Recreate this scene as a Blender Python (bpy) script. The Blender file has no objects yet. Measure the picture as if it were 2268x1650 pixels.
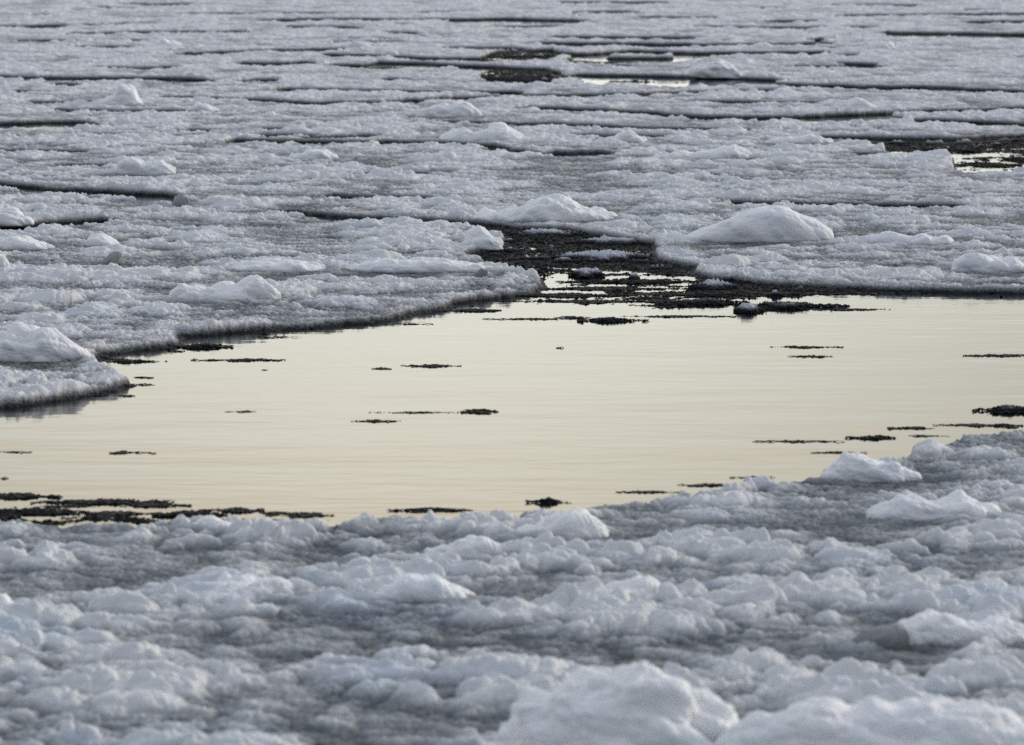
import bpy, math
import numpy as np
from concurrent.futures import ThreadPoolExecutor

C = bpy.context.scene
col = C.collection
# ------------------------------------------------------------------ camera, sky, sun, exposure
HC = 5.0                                   # eye height above the water, metres
HFOV = math.radians(15.0)
PITCH = math.radians(7.97)
FPX = 1134.0 / math.tan(HFOV / 2)          # focal length in pixels of a 2268 px wide picture
cam_d = bpy.data.cameras.new('camera')
cam_d.sensor_width = 36.0
cam_d.angle = HFOV
cam_d.clip_start = 0.5
cam_d.clip_end = 20000
cam_d.dof.use_dof = True
cam_d.dof.focus_distance = 43.0
cam_d.dof.aperture_fstop = 2.6
cam_o = bpy.data.objects.new('camera', cam_d)
cam_o.location = (0, 0, HC)
cam_o.rotation_euler = (math.pi / 2 - PITCH, 0, 0)
col.objects.link(cam_o)
C.camera = cam_o
C.cycles.use_denoising = False          # keep the crystals crisp, as the photograph's own grain does
C.cycles.use_adaptive_sampling = False
C.cycles.max_bounces = 5
C.cycles.sample_clamp_indirect = 4

SUN_EL = math.radians(14.0)
SUN_ROT = math.radians(62.0)              # clockwise from +Y
w = bpy.data.worlds.new('World')
C.world = w
w.use_nodes = True
nt = w.node_tree
nt.nodes.clear()
N = nt.nodes.new
sky = N('ShaderNodeTexSky')
sky.sky_type = 'NISHITA'
sky.sun_disc = False
sky.sun_elevation = SUN_EL
sky.sun_rotation = SUN_ROT
sky.air_density = 1.0
sky.dust_density = 2.0
sky.ozone_density = 1.5
# evening cloud veil: pale cream low over the far shore, blue grey overhead and behind
tc = N('ShaderNodeTexCoord')
sep = N('ShaderNodeSeparateXYZ')
nt.links.new(tc.outputs['Generated'], sep.inputs[0])
rampE = N('ShaderNodeValToRGB')            # by height in the sky
cr = rampE.color_ramp
cr.elements[0].position = 0.0
cr.elements[0].color = (1.22, 1.20, 1.08, 1)
cr.elements[1].position = 1.0
cr.elements[1].color = (0.64, 0.68, 0.77, 1)
for p, c in ((0.08, (1.22, 1.25, 1.16)), (0.14, (1.38, 1.35, 1.16)), (0.20, (1.68, 1.45, 1.08)), (0.26, (1.34, 1.22, 1.02)), (0.38, (0.98, 0.98, 0.98)), (0.6, (0.66, 0.71, 0.82))):
    e = cr.elements.new(p)
    e.color = (*c, 1)
nt.links.new(sep.outputs['Z'], rampE.inputs[0])
rampA = N('ShaderNodeMapRange')            # towards the glow (+Y) or away from it
rampA.inputs['From Min'].default_value = -0.3
rampA.inputs['From Max'].default_value = 0.75
rampA.interpolation_type = 'SMOOTHSTEP'
nt.links.new(sep.outputs['Y'], rampA.inputs['Value'])
rampB = N('ShaderNodeValToRGB')
cr = rampB.color_ramp
cr.elements[0].color = (0.15, 0.17, 0.21, 1)
cr.elements[1].color = (0.64, 0.68, 0.77, 1)
nt.links.new(sep.outputs['Z'], rampB.inputs[0])
mixAz = N('ShaderNodeMix')
mixAz.data_type = 'RGBA'
nt.links.new(rampA.outputs[0], mixAz.inputs[0])
nt.links.new(rampB.outputs[0], mixAz.inputs[6])
nt.links.new(rampE.outputs[0], mixAz.inputs[7])
# soft cloud streaks
mp = N('ShaderNodeMapping')
mp.inputs['Scale'].default_value = (2.0, 2.0, 14.0)
nt.links.new(tc.outputs['Generated'], mp.inputs[0])
cn = N('ShaderNodeTexNoise')
cn.inputs['Scale'].default_value = 2.2
cn.inputs['Detail'].default_value = 3
nt.links.new(mp.outputs[0], cn.inputs[0])
cm = N('ShaderNodeMapRange')
cm.inputs['From Min'].default_value = 0.3
cm.inputs['From Max'].default_value = 0.7
cm.inputs['To Min'].default_value = 0.86
cm.inputs['To Max'].default_value = 1.13
nt.links.new(cn.outputs['Fac'], cm.inputs['Value'])
gx_ = N('ShaderNodeMath')                    # the glow is strongest a little left of straight ahead
gx_.operation = 'ADD'
gx_.inputs[1].default_value = 0.02
nt.links.new(sep.outputs['X'], gx_.inputs[0])
ga = N('ShaderNodeMath')
ga.operation = 'ABSOLUTE'
nt.links.new(gx_.outputs[0], ga.inputs[0])
gm = N('ShaderNodeMapRange')
gm.interpolation_type = 'SMOOTHSTEP'
gm.inputs['From Max'].default_value = 0.22
gm.inputs['To Min'].default_value = 1.03
gm.inputs['To Max'].default_value = 0.80
nt.links.new(ga.outputs[0], gm.inputs['Value'])
gmul = N('ShaderNodeMath')
gmul.operation = 'MULTIPLY'
nt.links.new(cm.outputs[0], gmul.inputs[0])
nt.links.new(gm.outputs[0], gmul.inputs[1])
cloud = N('ShaderNodeVectorMath')
cloud.operation = 'SCALE'
nt.links.new(mixAz.outputs[2], cloud.inputs[0])
nt.links.new(gmul.outputs[0], cloud.inputs['Scale'])
bg1 = N('ShaderNodeBackground')
bg1.inputs['Strength'].default_value = 0.02
nt.links.new(sky.outputs[0], bg1.inputs[0])
bg2 = N('ShaderNodeBackground')
bg2.inputs['Strength'].default_value = 1.0
nt.links.new(cloud.outputs[0], bg2.inputs[0])
addb = N('ShaderNodeAddShader')
nt.links.new(bg1.outputs[0], addb.inputs[0])
nt.links.new(bg2.outputs[0], addb.inputs[1])
wo = N('ShaderNodeOutputWorld')
nt.links.new(addb.outputs[0], wo.inputs[0])

sun_d = bpy.data.lights.new('sun', 'SUN')
sun_d.energy = 1.5
sun_d.angle = math.radians(11)
sun_d.color = (1.0, 0.93, 0.82)
sun_o = bpy.data.objects.new('sun', sun_d)
sun_o.rotation_euler = (math.pi / 2 - SUN_EL, 0, math.pi - SUN_ROT)
col.objects.link(sun_o)
C.view_settings.view_transform = 'Standard'
C.view_settings.look = 'None'
C.view_settings.exposure = 0.0
C.view_settings.gamma = 1.0

# ------------------------------------------------------------------ helpers
QUAL = 1.0
f32 = np.float32
CP, SP = math.cos(PITCH), math.sin(PITCH)


def ground(px, py, z=0.0):
    """the point at height z that the photograph shows at (px, py), 2268 px wide"""
    a = (np.asarray(px, float) - 1134) / FPX
    b = (825 - np.asarray(py, float)) / FPX
    dy = CP + b * SP
    dz = -SP + b * CP
    t = (z - HC) / dz
    return a * t, dy * t


def project(x, y, z=0.0):
    d = y * CP + (HC - z) * SP
    return 1134 + FPX * x / d, 825 - FPX * (y * SP - (HC - z) * CP) / d


def hash2(ix, iy, seed):
    h = ix.astype(np.uint32) * np.uint32(374761393) + iy.astype(np.uint32) * np.uint32(668265263) + np.uint32(seed * 1442695 + 12345)
    h ^= h >> np.uint32(13)
    h *= np.uint32(1274126177)
    h ^= h >> np.uint32(16)
    h *= np.uint32(2246822519)
    h ^= h >> np.uint32(15)
    return h


def rnd(h, k=0):
    if k:
        h = (h ^ np.uint32(k * 2654435761 & 0xffffffff)) * np.uint32(2246822519)
        h = h ^ (h >> np.uint32(14))
    return (h & np.uint32(0xffff)).astype(f32) / f32(65535)


def noise(x, y, seed=0):
    """2-D gradient noise, about -1..1"""
    xi = np.floor(x)
    yi = np.floor(y)
    fx = (x - xi).astype(f32)
    fy = (y - yi).astype(f32)
    xi = xi.astype(np.int32)
    yi = yi.astype(np.int32)
    u = fx * fx * fx * (fx * (fx * 6 - 15) + 10)
    v = fy * fy * fy * (fy * (fy * 6 - 15) + 10)
    out = []
    for dy in (0, 1):
        for dx in (0, 1):
            a = rnd(hash2(xi + dx, yi + dy, seed)) * f32(2 * math.pi)
            out.append(np.cos(a) * (fx - dx) + np.sin(a) * (fy - dy))
    a = out[0] + u * (out[1] - out[0])
    b = out[2] + u * (out[3] - out[2])
    return (a + v * (b - a)) * f32(1.5)


def fbm(x, y, seed=0, n=3, g=0.5):
    s = 0
    a = 1.0
    for k in range(n):
        s = s + noise(x, y, seed + k * 17) * f32(a)
        x = x * f32(2.03) + f32(3.7)
        y = y * f32(2.03) - f32(1.3)
        a *= g
    return s


def domes(x, y, seed, rmin=0.45, rmax=0.95, pw=0.6, hmin=0.3):
    """the highest of many randomly placed rounded lumps, one per unit cell, 0..1"""
    xi = np.floor(x).astype(np.int32)
    yi = np.floor(y).astype(np.int32)
    best = np.zeros(x.shape, f32)
    for dy in (-1, 0, 1):
        for dx in (-1, 0, 1):
            h = hash2(xi + dx, yi + dy, seed)
            cx = (xi + dx).astype(f32) + rnd(h) - x
            cy = (yi + dy).astype(f32) + rnd(h, 1) - y
            r = rmin + (rmax - rmin) * rnd(h, 2)
            hh = hmin + (1 - hmin) * rnd(h, 3)
            q = 1 - (cx * cx + cy * cy) / (r * r)
            np.maximum(q, 0, out=q)
            np.maximum(best, hh * q ** f32(pw), out=best)
    return best


def sstep(a, b, x):
    t = np.clip((x - a) / (b - a), 0, 1)
    return t * t * (3 - 2 * t)


def poly_sd(x, y, poly):
    """signed distance to a polygon, positive inside"""
    d = np.full(x.shape, 1e9)
    ins = np.zeros(x.shape, bool)
    n = len(poly)
    for i in range(n):
        ax, ay = poly[i]
        bx, by = poly[(i + 1) % n]
        ex, ey = bx - ax, by - ay
        t = np.clip(((x - ax) * ex + (y - ay) * ey) / (ex * ex + ey * ey + 1e-12), 0, 1)
        d = np.minimum(d, (x - ax - t * ex) ** 2 + (y - ay - t * ey) ** 2)
        if ay != by:
            c = ((ay > y) != (by > y)) & (x < (bx - ax) * (y - ay) / (by - ay) + ax)
            ins ^= c
    d = np.sqrt(d)
    return np.where(ins, d, -d)


def mesh_obj(name, verts, quads, mat, parent=None, smooth=True):
    me = bpy.data.meshes.new(name)
    nv, nq = len(verts), len(quads)
    me.vertices.add(nv)
    me.vertices.foreach_set('co', np.ascontiguousarray(verts, f32).ravel())
    me.loops.add(nq * 4)
    me.loops.foreach_set('vertex_index', np.ascontiguousarray(quads, np.int32).ravel())
    me.polygons.add(nq)
    me.polygons.foreach_set('loop_start', np.arange(0, nq * 4, 4, dtype=np.int32))
    me.polygons.foreach_set('use_smooth', np.full(nq, smooth))
    me.update(calc_edges=True)
    me.materials.append(mat)
    o = bpy.data.objects.new(name, me)
    col.objects.link(o)
    o.parent = parent
    return o


def tag(o, label=None, cat=None, group=None, kind=None):
    if label:
        o['label'] = label
    if cat:
        o['category'] = cat
    if group:
        o['group'] = group
    if kind:
        o['kind'] = kind
    return o


# ------------------------------------------------------------------ materials
def new_mat(name):
    m = bpy.data.materials.new(name)
    m.use_nodes = True
    t = m.node_tree
    return m, t, t.nodes.get('Principled BSDF'), t.nodes.new, t.links.new


def ice_material(name, z0, z1, z2, dark, grey, white, grain=1.0, sss=0.0, tint=0.35):
    """waterlogged dark slush at the waterline, grey wet ice above it, drained white snow on top"""
    m, t, bs, N, L = new_mat(name)
    geo = N('ShaderNodeNewGeometry')
    sp = N('ShaderNodeSeparateXYZ')
    L(geo.outputs['Position'], sp.inputs[0])

    def noise_n(scale, detail=2.0, sc=(1, 1, 1)):
        mp = N('ShaderNodeMapping')
        mp.inputs['Scale'].default_value = sc
        L(geo.outputs['Position'], mp.inputs[0])
        n = N('ShaderNodeTexNoise')
        n.inputs['Scale'].default_value = scale
        n.inputs['Detail'].default_value = detail
        L(mp.outputs[0], n.inputs[0])
        return n

    def math_n(op, a, b):
        n = N('ShaderNodeMath')
        n.operation = op
        for i, v in enumerate((a, b)):
            if isinstance(v, (int, float)):
                n.inputs[i].default_value = v
            else:
                L(v, n.inputs[i])
        return n.outputs[0]

    n1 = noise_n(2.2, 3)
    n2 = noise_n(38, 2)
    n3 = noise_n(120, 1)
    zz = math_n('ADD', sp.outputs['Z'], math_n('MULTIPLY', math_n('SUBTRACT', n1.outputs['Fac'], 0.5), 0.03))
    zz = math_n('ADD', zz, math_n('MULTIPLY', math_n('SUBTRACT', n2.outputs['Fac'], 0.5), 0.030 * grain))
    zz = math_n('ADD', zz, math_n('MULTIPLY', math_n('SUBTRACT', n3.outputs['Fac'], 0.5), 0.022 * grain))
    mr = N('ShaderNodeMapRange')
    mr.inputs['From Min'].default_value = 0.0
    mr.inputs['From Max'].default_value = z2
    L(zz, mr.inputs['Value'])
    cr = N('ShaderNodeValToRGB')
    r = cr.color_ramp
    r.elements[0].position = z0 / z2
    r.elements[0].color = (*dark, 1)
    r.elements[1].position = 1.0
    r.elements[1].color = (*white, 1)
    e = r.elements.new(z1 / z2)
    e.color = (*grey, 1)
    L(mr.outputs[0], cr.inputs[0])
    # patches of bluish, denser ice
    n4 = noise_n(1.3, 3, (0.6, 1, 1))
    m2 = N('ShaderNodeMapRange')
    m2.inputs['From Min'].default_value = 0.52
    m2.inputs['From Max'].default_value = 0.72
    m2.inputs['To Max'].default_value = tint
    L(n4.outputs['Fac'], m2.inputs['Value'])
    mx = N('ShaderNodeMix')
    mx.data_type = 'RGBA'
    mx.blend_type = 'MULTIPLY'
    mx.inputs[7].default_value = (0.72, 0.84, 1.0, 1)
    L(m2.outputs[0], mx.inputs[0])
    L(cr.outputs[0], mx.inputs[6])
    L(mx.outputs[2], bs.inputs['Base Color'])
    rr = N('ShaderNodeMapRange')               # wet below, dry above
    rr.inputs['From Min'].default_value = 0.02
    rr.inputs['From Max'].default_value = z1
    rr.inputs['To Min'].default_value = 0.45
    rr.inputs['To Max'].default_value = 0.9
    L(zz, rr.inputs['Value'])
    L(rr.outputs[0], bs.inputs['Roughness'])
    bs.inputs['Specular IOR Level'].default_value = 0.2 if 'dark' not in name else 0.07
    bs.inputs['IOR'].default_value = 1.31
    if sss:
        bs.inputs['Subsurface Weight'].default_value = sss
        bs.inputs['Subsurface Radius'].default_value = (0.5, 0.8, 1.0)
        bs.inputs['Subsurface Scale'].default_value = 0.05
    b = N('ShaderNodeBump')
    b.inputs['Strength'].default_value = 0.6 * grain
    b.inputs['Distance'].default_value = 0.006
    bn = noise_n(160, 2)
    L(bn.outputs['Fac'], b.inputs['Height'])
    L(b.outputs[0], bs.inputs['Normal'])
    return m


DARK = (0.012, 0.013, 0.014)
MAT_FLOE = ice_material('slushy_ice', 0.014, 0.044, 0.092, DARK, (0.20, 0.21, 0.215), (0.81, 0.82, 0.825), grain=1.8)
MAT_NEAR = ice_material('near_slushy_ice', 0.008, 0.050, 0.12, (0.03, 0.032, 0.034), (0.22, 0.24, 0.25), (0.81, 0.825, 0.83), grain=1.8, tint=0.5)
MAT_SLUSH = ice_material('dark_slush', 0.026, 0.046, 0.07, (0.006, 0.007, 0.008), (0.09, 0.10, 0.105), (0.60, 0.62, 0.66))
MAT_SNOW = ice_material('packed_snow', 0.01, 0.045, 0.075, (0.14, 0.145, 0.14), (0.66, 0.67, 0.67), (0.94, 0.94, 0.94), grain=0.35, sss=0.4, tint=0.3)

m, t, bs, N, L = new_mat('river_water')
MAT_WATER = m
bs.inputs['Base Color'].default_value = (0.010, 0.014, 0.015, 1)
bs.inputs['Roughness'].default_value = 0.06
bs.inputs['IOR'].default_value = 1.333
geo = N('ShaderNodeNewGeometry')
hs = []
for sc, s3, amp in ((1.0, (0.35, 1.0, 1), 0.010), (1.0, (1.6, 6.0, 1), 0.0030), (1.0, (7, 16, 1), 0.0008)):
    mp = N('ShaderNodeMapping')
    mp.inputs['Scale'].default_value = s3
    L(geo.outputs['Position'], mp.inputs[0])
    n = N('ShaderNodeTexNoise')
    n.inputs['Scale'].default_value = sc
    n.inputs['Detail'].default_value = 2
    L(mp.outputs[0], n.inputs[0])
    k = N('ShaderNodeMath')
    k.operation = 'MULTIPLY'
    k.inputs[1].default_value = amp
    L(n.outputs['Fac'], k.inputs[0])
    hs.append(k.outputs[0])
a = N('ShaderNodeMath')
L(hs[0], a.inputs[0])
L(hs[1], a.inputs[1])
pm = N('ShaderNodeMapping')                 # calm and ruffled patches
pm.inputs['Scale'].default_value = (0.16, 0.35, 1)
L(geo.outputs['Position'], pm.inputs[0])
pn = N('ShaderNodeTexNoise')
pn.inputs['Scale'].default_value = 1.0
pn.inputs['Detail'].default_value = 3
L(pm.outputs[0], pn.inputs[0])
pr_ = N('ShaderNodeMapRange')
pr_.inputs['From Min'].default_value = 0.4
pr_.inputs['From Max'].default_value = 0.65
pr_.inputs['To Min'].default_value = 0.35
pr_.inputs['To Max'].default_value = 1.9
L(pn.outputs['Fac'], pr_.inputs['Value'])
fine = N('ShaderNodeMath')
fine.operation = 'MULTIPLY'
L(hs[2], fine.inputs[0])
L(pr_.outputs[0], fine.inputs[1])
a2 = N('ShaderNodeMath')
L(a.outputs[0], a2.inputs[0])
L(fine.outputs[0], a2.inputs[1])
b = N('ShaderNodeBump')
b.inputs['Strength'].default_value = 1.0
b.inputs['Distance'].default_value = 1.0
L(a2.outputs[0], b.inputs['Height'])
L(b.outputs[0], bs.inputs['Normal'])

# ------------------------------------------------------------------ water
wv = np.array([(-6000, -3000, 0), (6000, -3000, 0), (6000, 9000, 0), (-6000, 9000, 0)], f32)
tag(mesh_obj('river_water', wv, np.array([[0, 1, 2, 3]]), MAT_WATER), kind='structure', label='calm pale river water between the ice floes')

# ------------------------------------------------------------------ plan of the ice
# open leads: (line of points, visible thickness in photo pixels)
CRACKS = [
    ([(-700, 64), (0, 60), (200, 57), (350, 52)], 4), ([(120, 78), (300, 73), (570, 72)], 5),
    ([(360, 32), (560, 31), (750, 30)], 3), ([(540, 48), (700, 43), (900, 45), (1134, 43), (1250, 46), (1310, 46)], 5),
    ([(980, 49), (1134, 50), (1300, 49)], 9), ([(-700, 165), (0, 173), (240, 175), (410, 177), (490, 182)], 9),
    ([(520, 180), (640, 178)], 5), ([(820, 177), (915, 176)], 5),
    ([(370, 122), (480, 118), (640, 112), (785, 110)], 6), ([(500, 142), (610, 144), (720, 140)], 9),
    ([(690, 122), (800, 124), (940, 131), (1134, 133), (1200, 130)], 7),
    ([(700, 146), (800, 148), (900, 152)], 9), ([(800, 142), (950, 146), (1060, 152), (1250, 160)], 13),
    ([(955, 108), (1134, 107), (1160, 107)], 5), ([(85, 188), (140, 189), (200, 190)], 9),
    ([(0, 203), (50, 203), (85, 197)], 6), ([(330, 217), (450, 219), (570, 222), (690, 230), (860, 227), (1000, 219), (1134, 213), (1250, 213), (1400, 210), (1750, 200)], 6),
    ([(600, 198), (750, 201), (950, 205), (1180, 206)], 6), ([(90, 243), (250, 247), (450, 248)], 5),
    ([(-500, 282), (0, 280), (110, 277), (225, 277)], 17), ([(-200, 303), (0, 302), (50, 301)], 6),
    ([(360, 292), (480, 288)], 5), ([(550, 287), (700, 287)], 7), ([(950, 268), (1134, 274), (1250, 276), (1400, 282), (1700, 290)], 5),
    ([(480, 314), (560, 312), (700, 315), (850, 316), (1000, 319), (1140, 328)], 8), ([(-500, 333), (0, 334), (220, 337)], 5),
    ([(-500, 402), (0, 410), (60, 416), (120, 422), (300, 430), (402, 434)], 14), ([(270, 438), (400, 441)], 9),
    ([(700, 432), (800, 437), (980, 440)], 10), ([(600, 465), (660, 471), (750, 480), (880, 486), (1000, 492), (1150, 503)], 12),
    ([(-600, 512), (0, 505), (100, 494), (190, 490), (265, 487)], 12), ([(0, 508), (80, 504), (150, 500)], 14),
    ([(1395, 38), (1500, 40), (1610, 40)], 3), ([(1830, 36), (2050, 34), (2268, 32), (2800, 30)], 4), ([(1680, 48), (1840, 48)], 5),
    ([(2110, 50), (2268, 50), (2600, 50)], 6), ([(1925, 74), (1990, 78), (2268, 81), (2800, 85)], 13),
    ([(1190, 83), (1300, 84), (1560, 85)], 5), ([(1150, 96), (1300, 98), (1560, 100)], 6), ([(1770, 90), (1860, 88)], 6),
    ([(1180, 100), (1500, 102), (1700, 100), (1870, 97)], 6), ([(1190, 120), (1300, 122), (1400, 116), (1550, 120), (1860, 118)], 8),
    ([(1060, 128), (1150, 122), (1260, 120)], 22), ([(1050, 170), (1150, 172), (1262, 170)], 26), ([(1230, 134), (1340, 134), (1480, 133), (1580, 125)], 12),
    ([(1320, 147), (1420, 147)], 6), ([(1240, 168), (1430, 170), (1600, 174), (1745, 179)], 9), ([(1260, 180), (1500, 184), (1710, 186)], 12),
    ([(1640, 187), (1800, 192), (2100, 197), (2268, 206), (2800, 220)], 9), ([(1134, 240), (1250, 243), (1400, 249), (1560, 261), (1700, 262), (1850, 257), (2000, 250), (2268, 241), (2700, 230)], 8),
    ([(1660, 266), (1850, 267), (2010, 262)], 12), ([(1990, 270), (2100, 270), (2268, 276), (2700, 280)], 10),
    ([(1780, 303), (1950, 306), (2090, 308), (2268, 300), (2600, 296)], 6), ([(1190, 340), (1280, 341), (1372, 339)], 12), ([(1040, 333), (1150, 334), (1200, 338)], 5),
    ([(1580, 447), (1700, 449), (1800, 452), (2050, 456), (2155, 458)], 9), ([(560, 256), (700, 259)], 3), ([(140, 105), (320, 104)], 3),
    ([(900, 28), (1100, 27)], 3), ([(0, 90), (180, 92), (330, 90)], 4), ([(700, 96), (900, 93)], 4), ([(1500, 60), (1800, 63), (1950, 60)], 4), ([(200, 150), (420, 153)], 4),
    ([(1500, 225), (1850, 228)], 4), ([(650, 305), (860, 300)], 4), ([(30, 228), (260, 226)], 4), ([(1250, 300), (1500, 304)], 5), ([(1700, 150), (1990, 152)], 4), ([(120, 365), (330, 368)], 5), ([(1350, 385), (1620, 388)], 6), ([(800, 385), (960, 383)], 5),
    ([(250, 10), (480, 11)], 3), ([(1800, 12), (2050, 13)], 3), ([(1050, 62), (1260, 60)], 4), ([(600, 60), (820, 62)], 4), ([(1190, 6), (1500, 7)], 3), ([(200, 19), (320, 20)], 3), ([(1650, 20), (1750, 19)], 3), ([(60, 33), (120, 33)], 3),
]
# full-width joints that part the ice into floes (hair-thin where no lead is open)
CUTS = [
    [(-900, 64), (0, 60), (350, 52), (540, 47), (1134, 46), (1310, 46), (1400, 38), (1830, 36), (2268, 32), (2900, 30)],
    [(-900, 80), (120, 78), (570, 72), (955, 78), (1190, 83), (1560, 85), (1770, 88), (1925, 75), (2268, 81), (2900, 85)],
    [(-900, 122), (370, 122), (640, 112), (785, 112), (940, 131), (1190, 122), (1400, 116), (1860, 118), (2268, 126), (2900, 126)],
    [(-900, 164), (0, 173), (490, 181), (640, 178), (1050, 172), (1262, 168), (1600, 174), (1745, 180), (2100, 197), (2268, 206), (2900, 220)],
    [(-900, 212), (0, 208), (330, 217), (690, 230), (860, 227), (1134, 213), (1750, 200), (1900, 212), (2268, 220), (2900, 224)],
    [(-900, 243), (90, 243), (450, 248), (800, 248), (1134, 240), (1400, 249), (1560, 261), (2000, 250), (2268, 241), (2900, 228)],
    [(-900, 284), (0, 280), (225, 277), (480, 288), (700, 287), (950, 268), (1400, 282), (1700, 290), (1990, 271), (2268, 276), (2900, 280)],
    [(-900, 306), (0, 302), (480, 314), (700, 315), (1000, 319), (1190, 340), (1372, 340), (1780, 303), (2090, 308), (2268, 300), (2900, 296)],
    [(-900, 398), (0, 410), (400, 434), (700, 432), (980, 440), (1300, 432), (1580, 447), (2155, 458), (2900, 470)],
    [(-900, 514), (0, 505), (265, 487), (600, 465), (1000, 492), (1150, 504), (1250, 560), (1500, 700), (1501, 9000), (2900, 9001)],
]
POOL = [(-900, 1010, 0), (-300, 948, 0), (0, 905, 0), (90, 893, 0), (180, 881, 0), (250, 868, 0), (278, 853, 0), (262, 838, 0), (236, 818, 0),
        (205, 800, 0), (245, 787, 0), (310, 778, 0), (398, 766, 0), (404, 750, 0), (470, 744, 0), (560, 736, 0), (700, 727, 0), (800, 718, 0), (870, 710, 0),
        (905, 699, 0), (1000, 687, 0), (1012, 674, 0), (1100, 662, 0), (1180, 652, 0), (1214, 640, 0), (1205, 628, 0), (1150, 610, 0), (1100, 594, 0),
        (1050, 578, 0), (1040, 564, 0), (1118, 552, 0), (1121, 528, 0), (1085, 514, 0), (1100, 507, 0), (1250, 512, 0), (1330, 526, 0), (1450, 545, 0),
        (1450, 576, 0), (1480, 586, 0), (1530, 596, 0), (1525, 610, 0), (1560, 618, 0), (1620, 624, 0), (1700, 633, 0), (1850, 641, 0), (1980, 648, 0),
        (2268, 651, 0), (2900, 655, 0),
        (3000, 850, 1), (2600, 885, 1), (2400, 912, 1), (2268, 936, 1), (2130, 952, 1), (2010, 982, 1), (1960, 1008, 1), (1850, 1028, 1), (1800, 1035, 1), (1720, 1047, 1),
        (1600, 1072, 1), (1400, 1096, 1), (1300, 1104, 1), (1240, 1120, 1), (1150, 1124, 1), (1050, 1130, 1), (980, 1142, 1), (870, 1130, 1), (740, 1140, 1), (700, 1146, 1),
        (540, 1140, 1), (450, 1130, 1), (380, 1143, 1), (170, 1142, 1), (0, 1137, 1), (-400, 1125, 1), (-900, 1115, 1)]
POOL2 = [(1905, 318, 0), (1990, 316, 0), (2080, 321, 0), (2268, 312, 0), (2700, 305, 0), (2700, 385, 1), (2268, 382, 1), (2150, 378, 1), (2120, 372, 1), (2105, 350, 0), (1900, 352, 0), (1850, 345, 0), (1985, 334, 1)]


def topoly(P):
    out = []
    for x, y, fl in P:
        gx, gy = ground(x, y, (0.12 if y > 500 else 0.085) if fl else 0.0)
        out.append((float(gx), float(gy)))
    return out


POOL_G, POOL2_G = topoly(POOL), topoly(POOL2)

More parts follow.
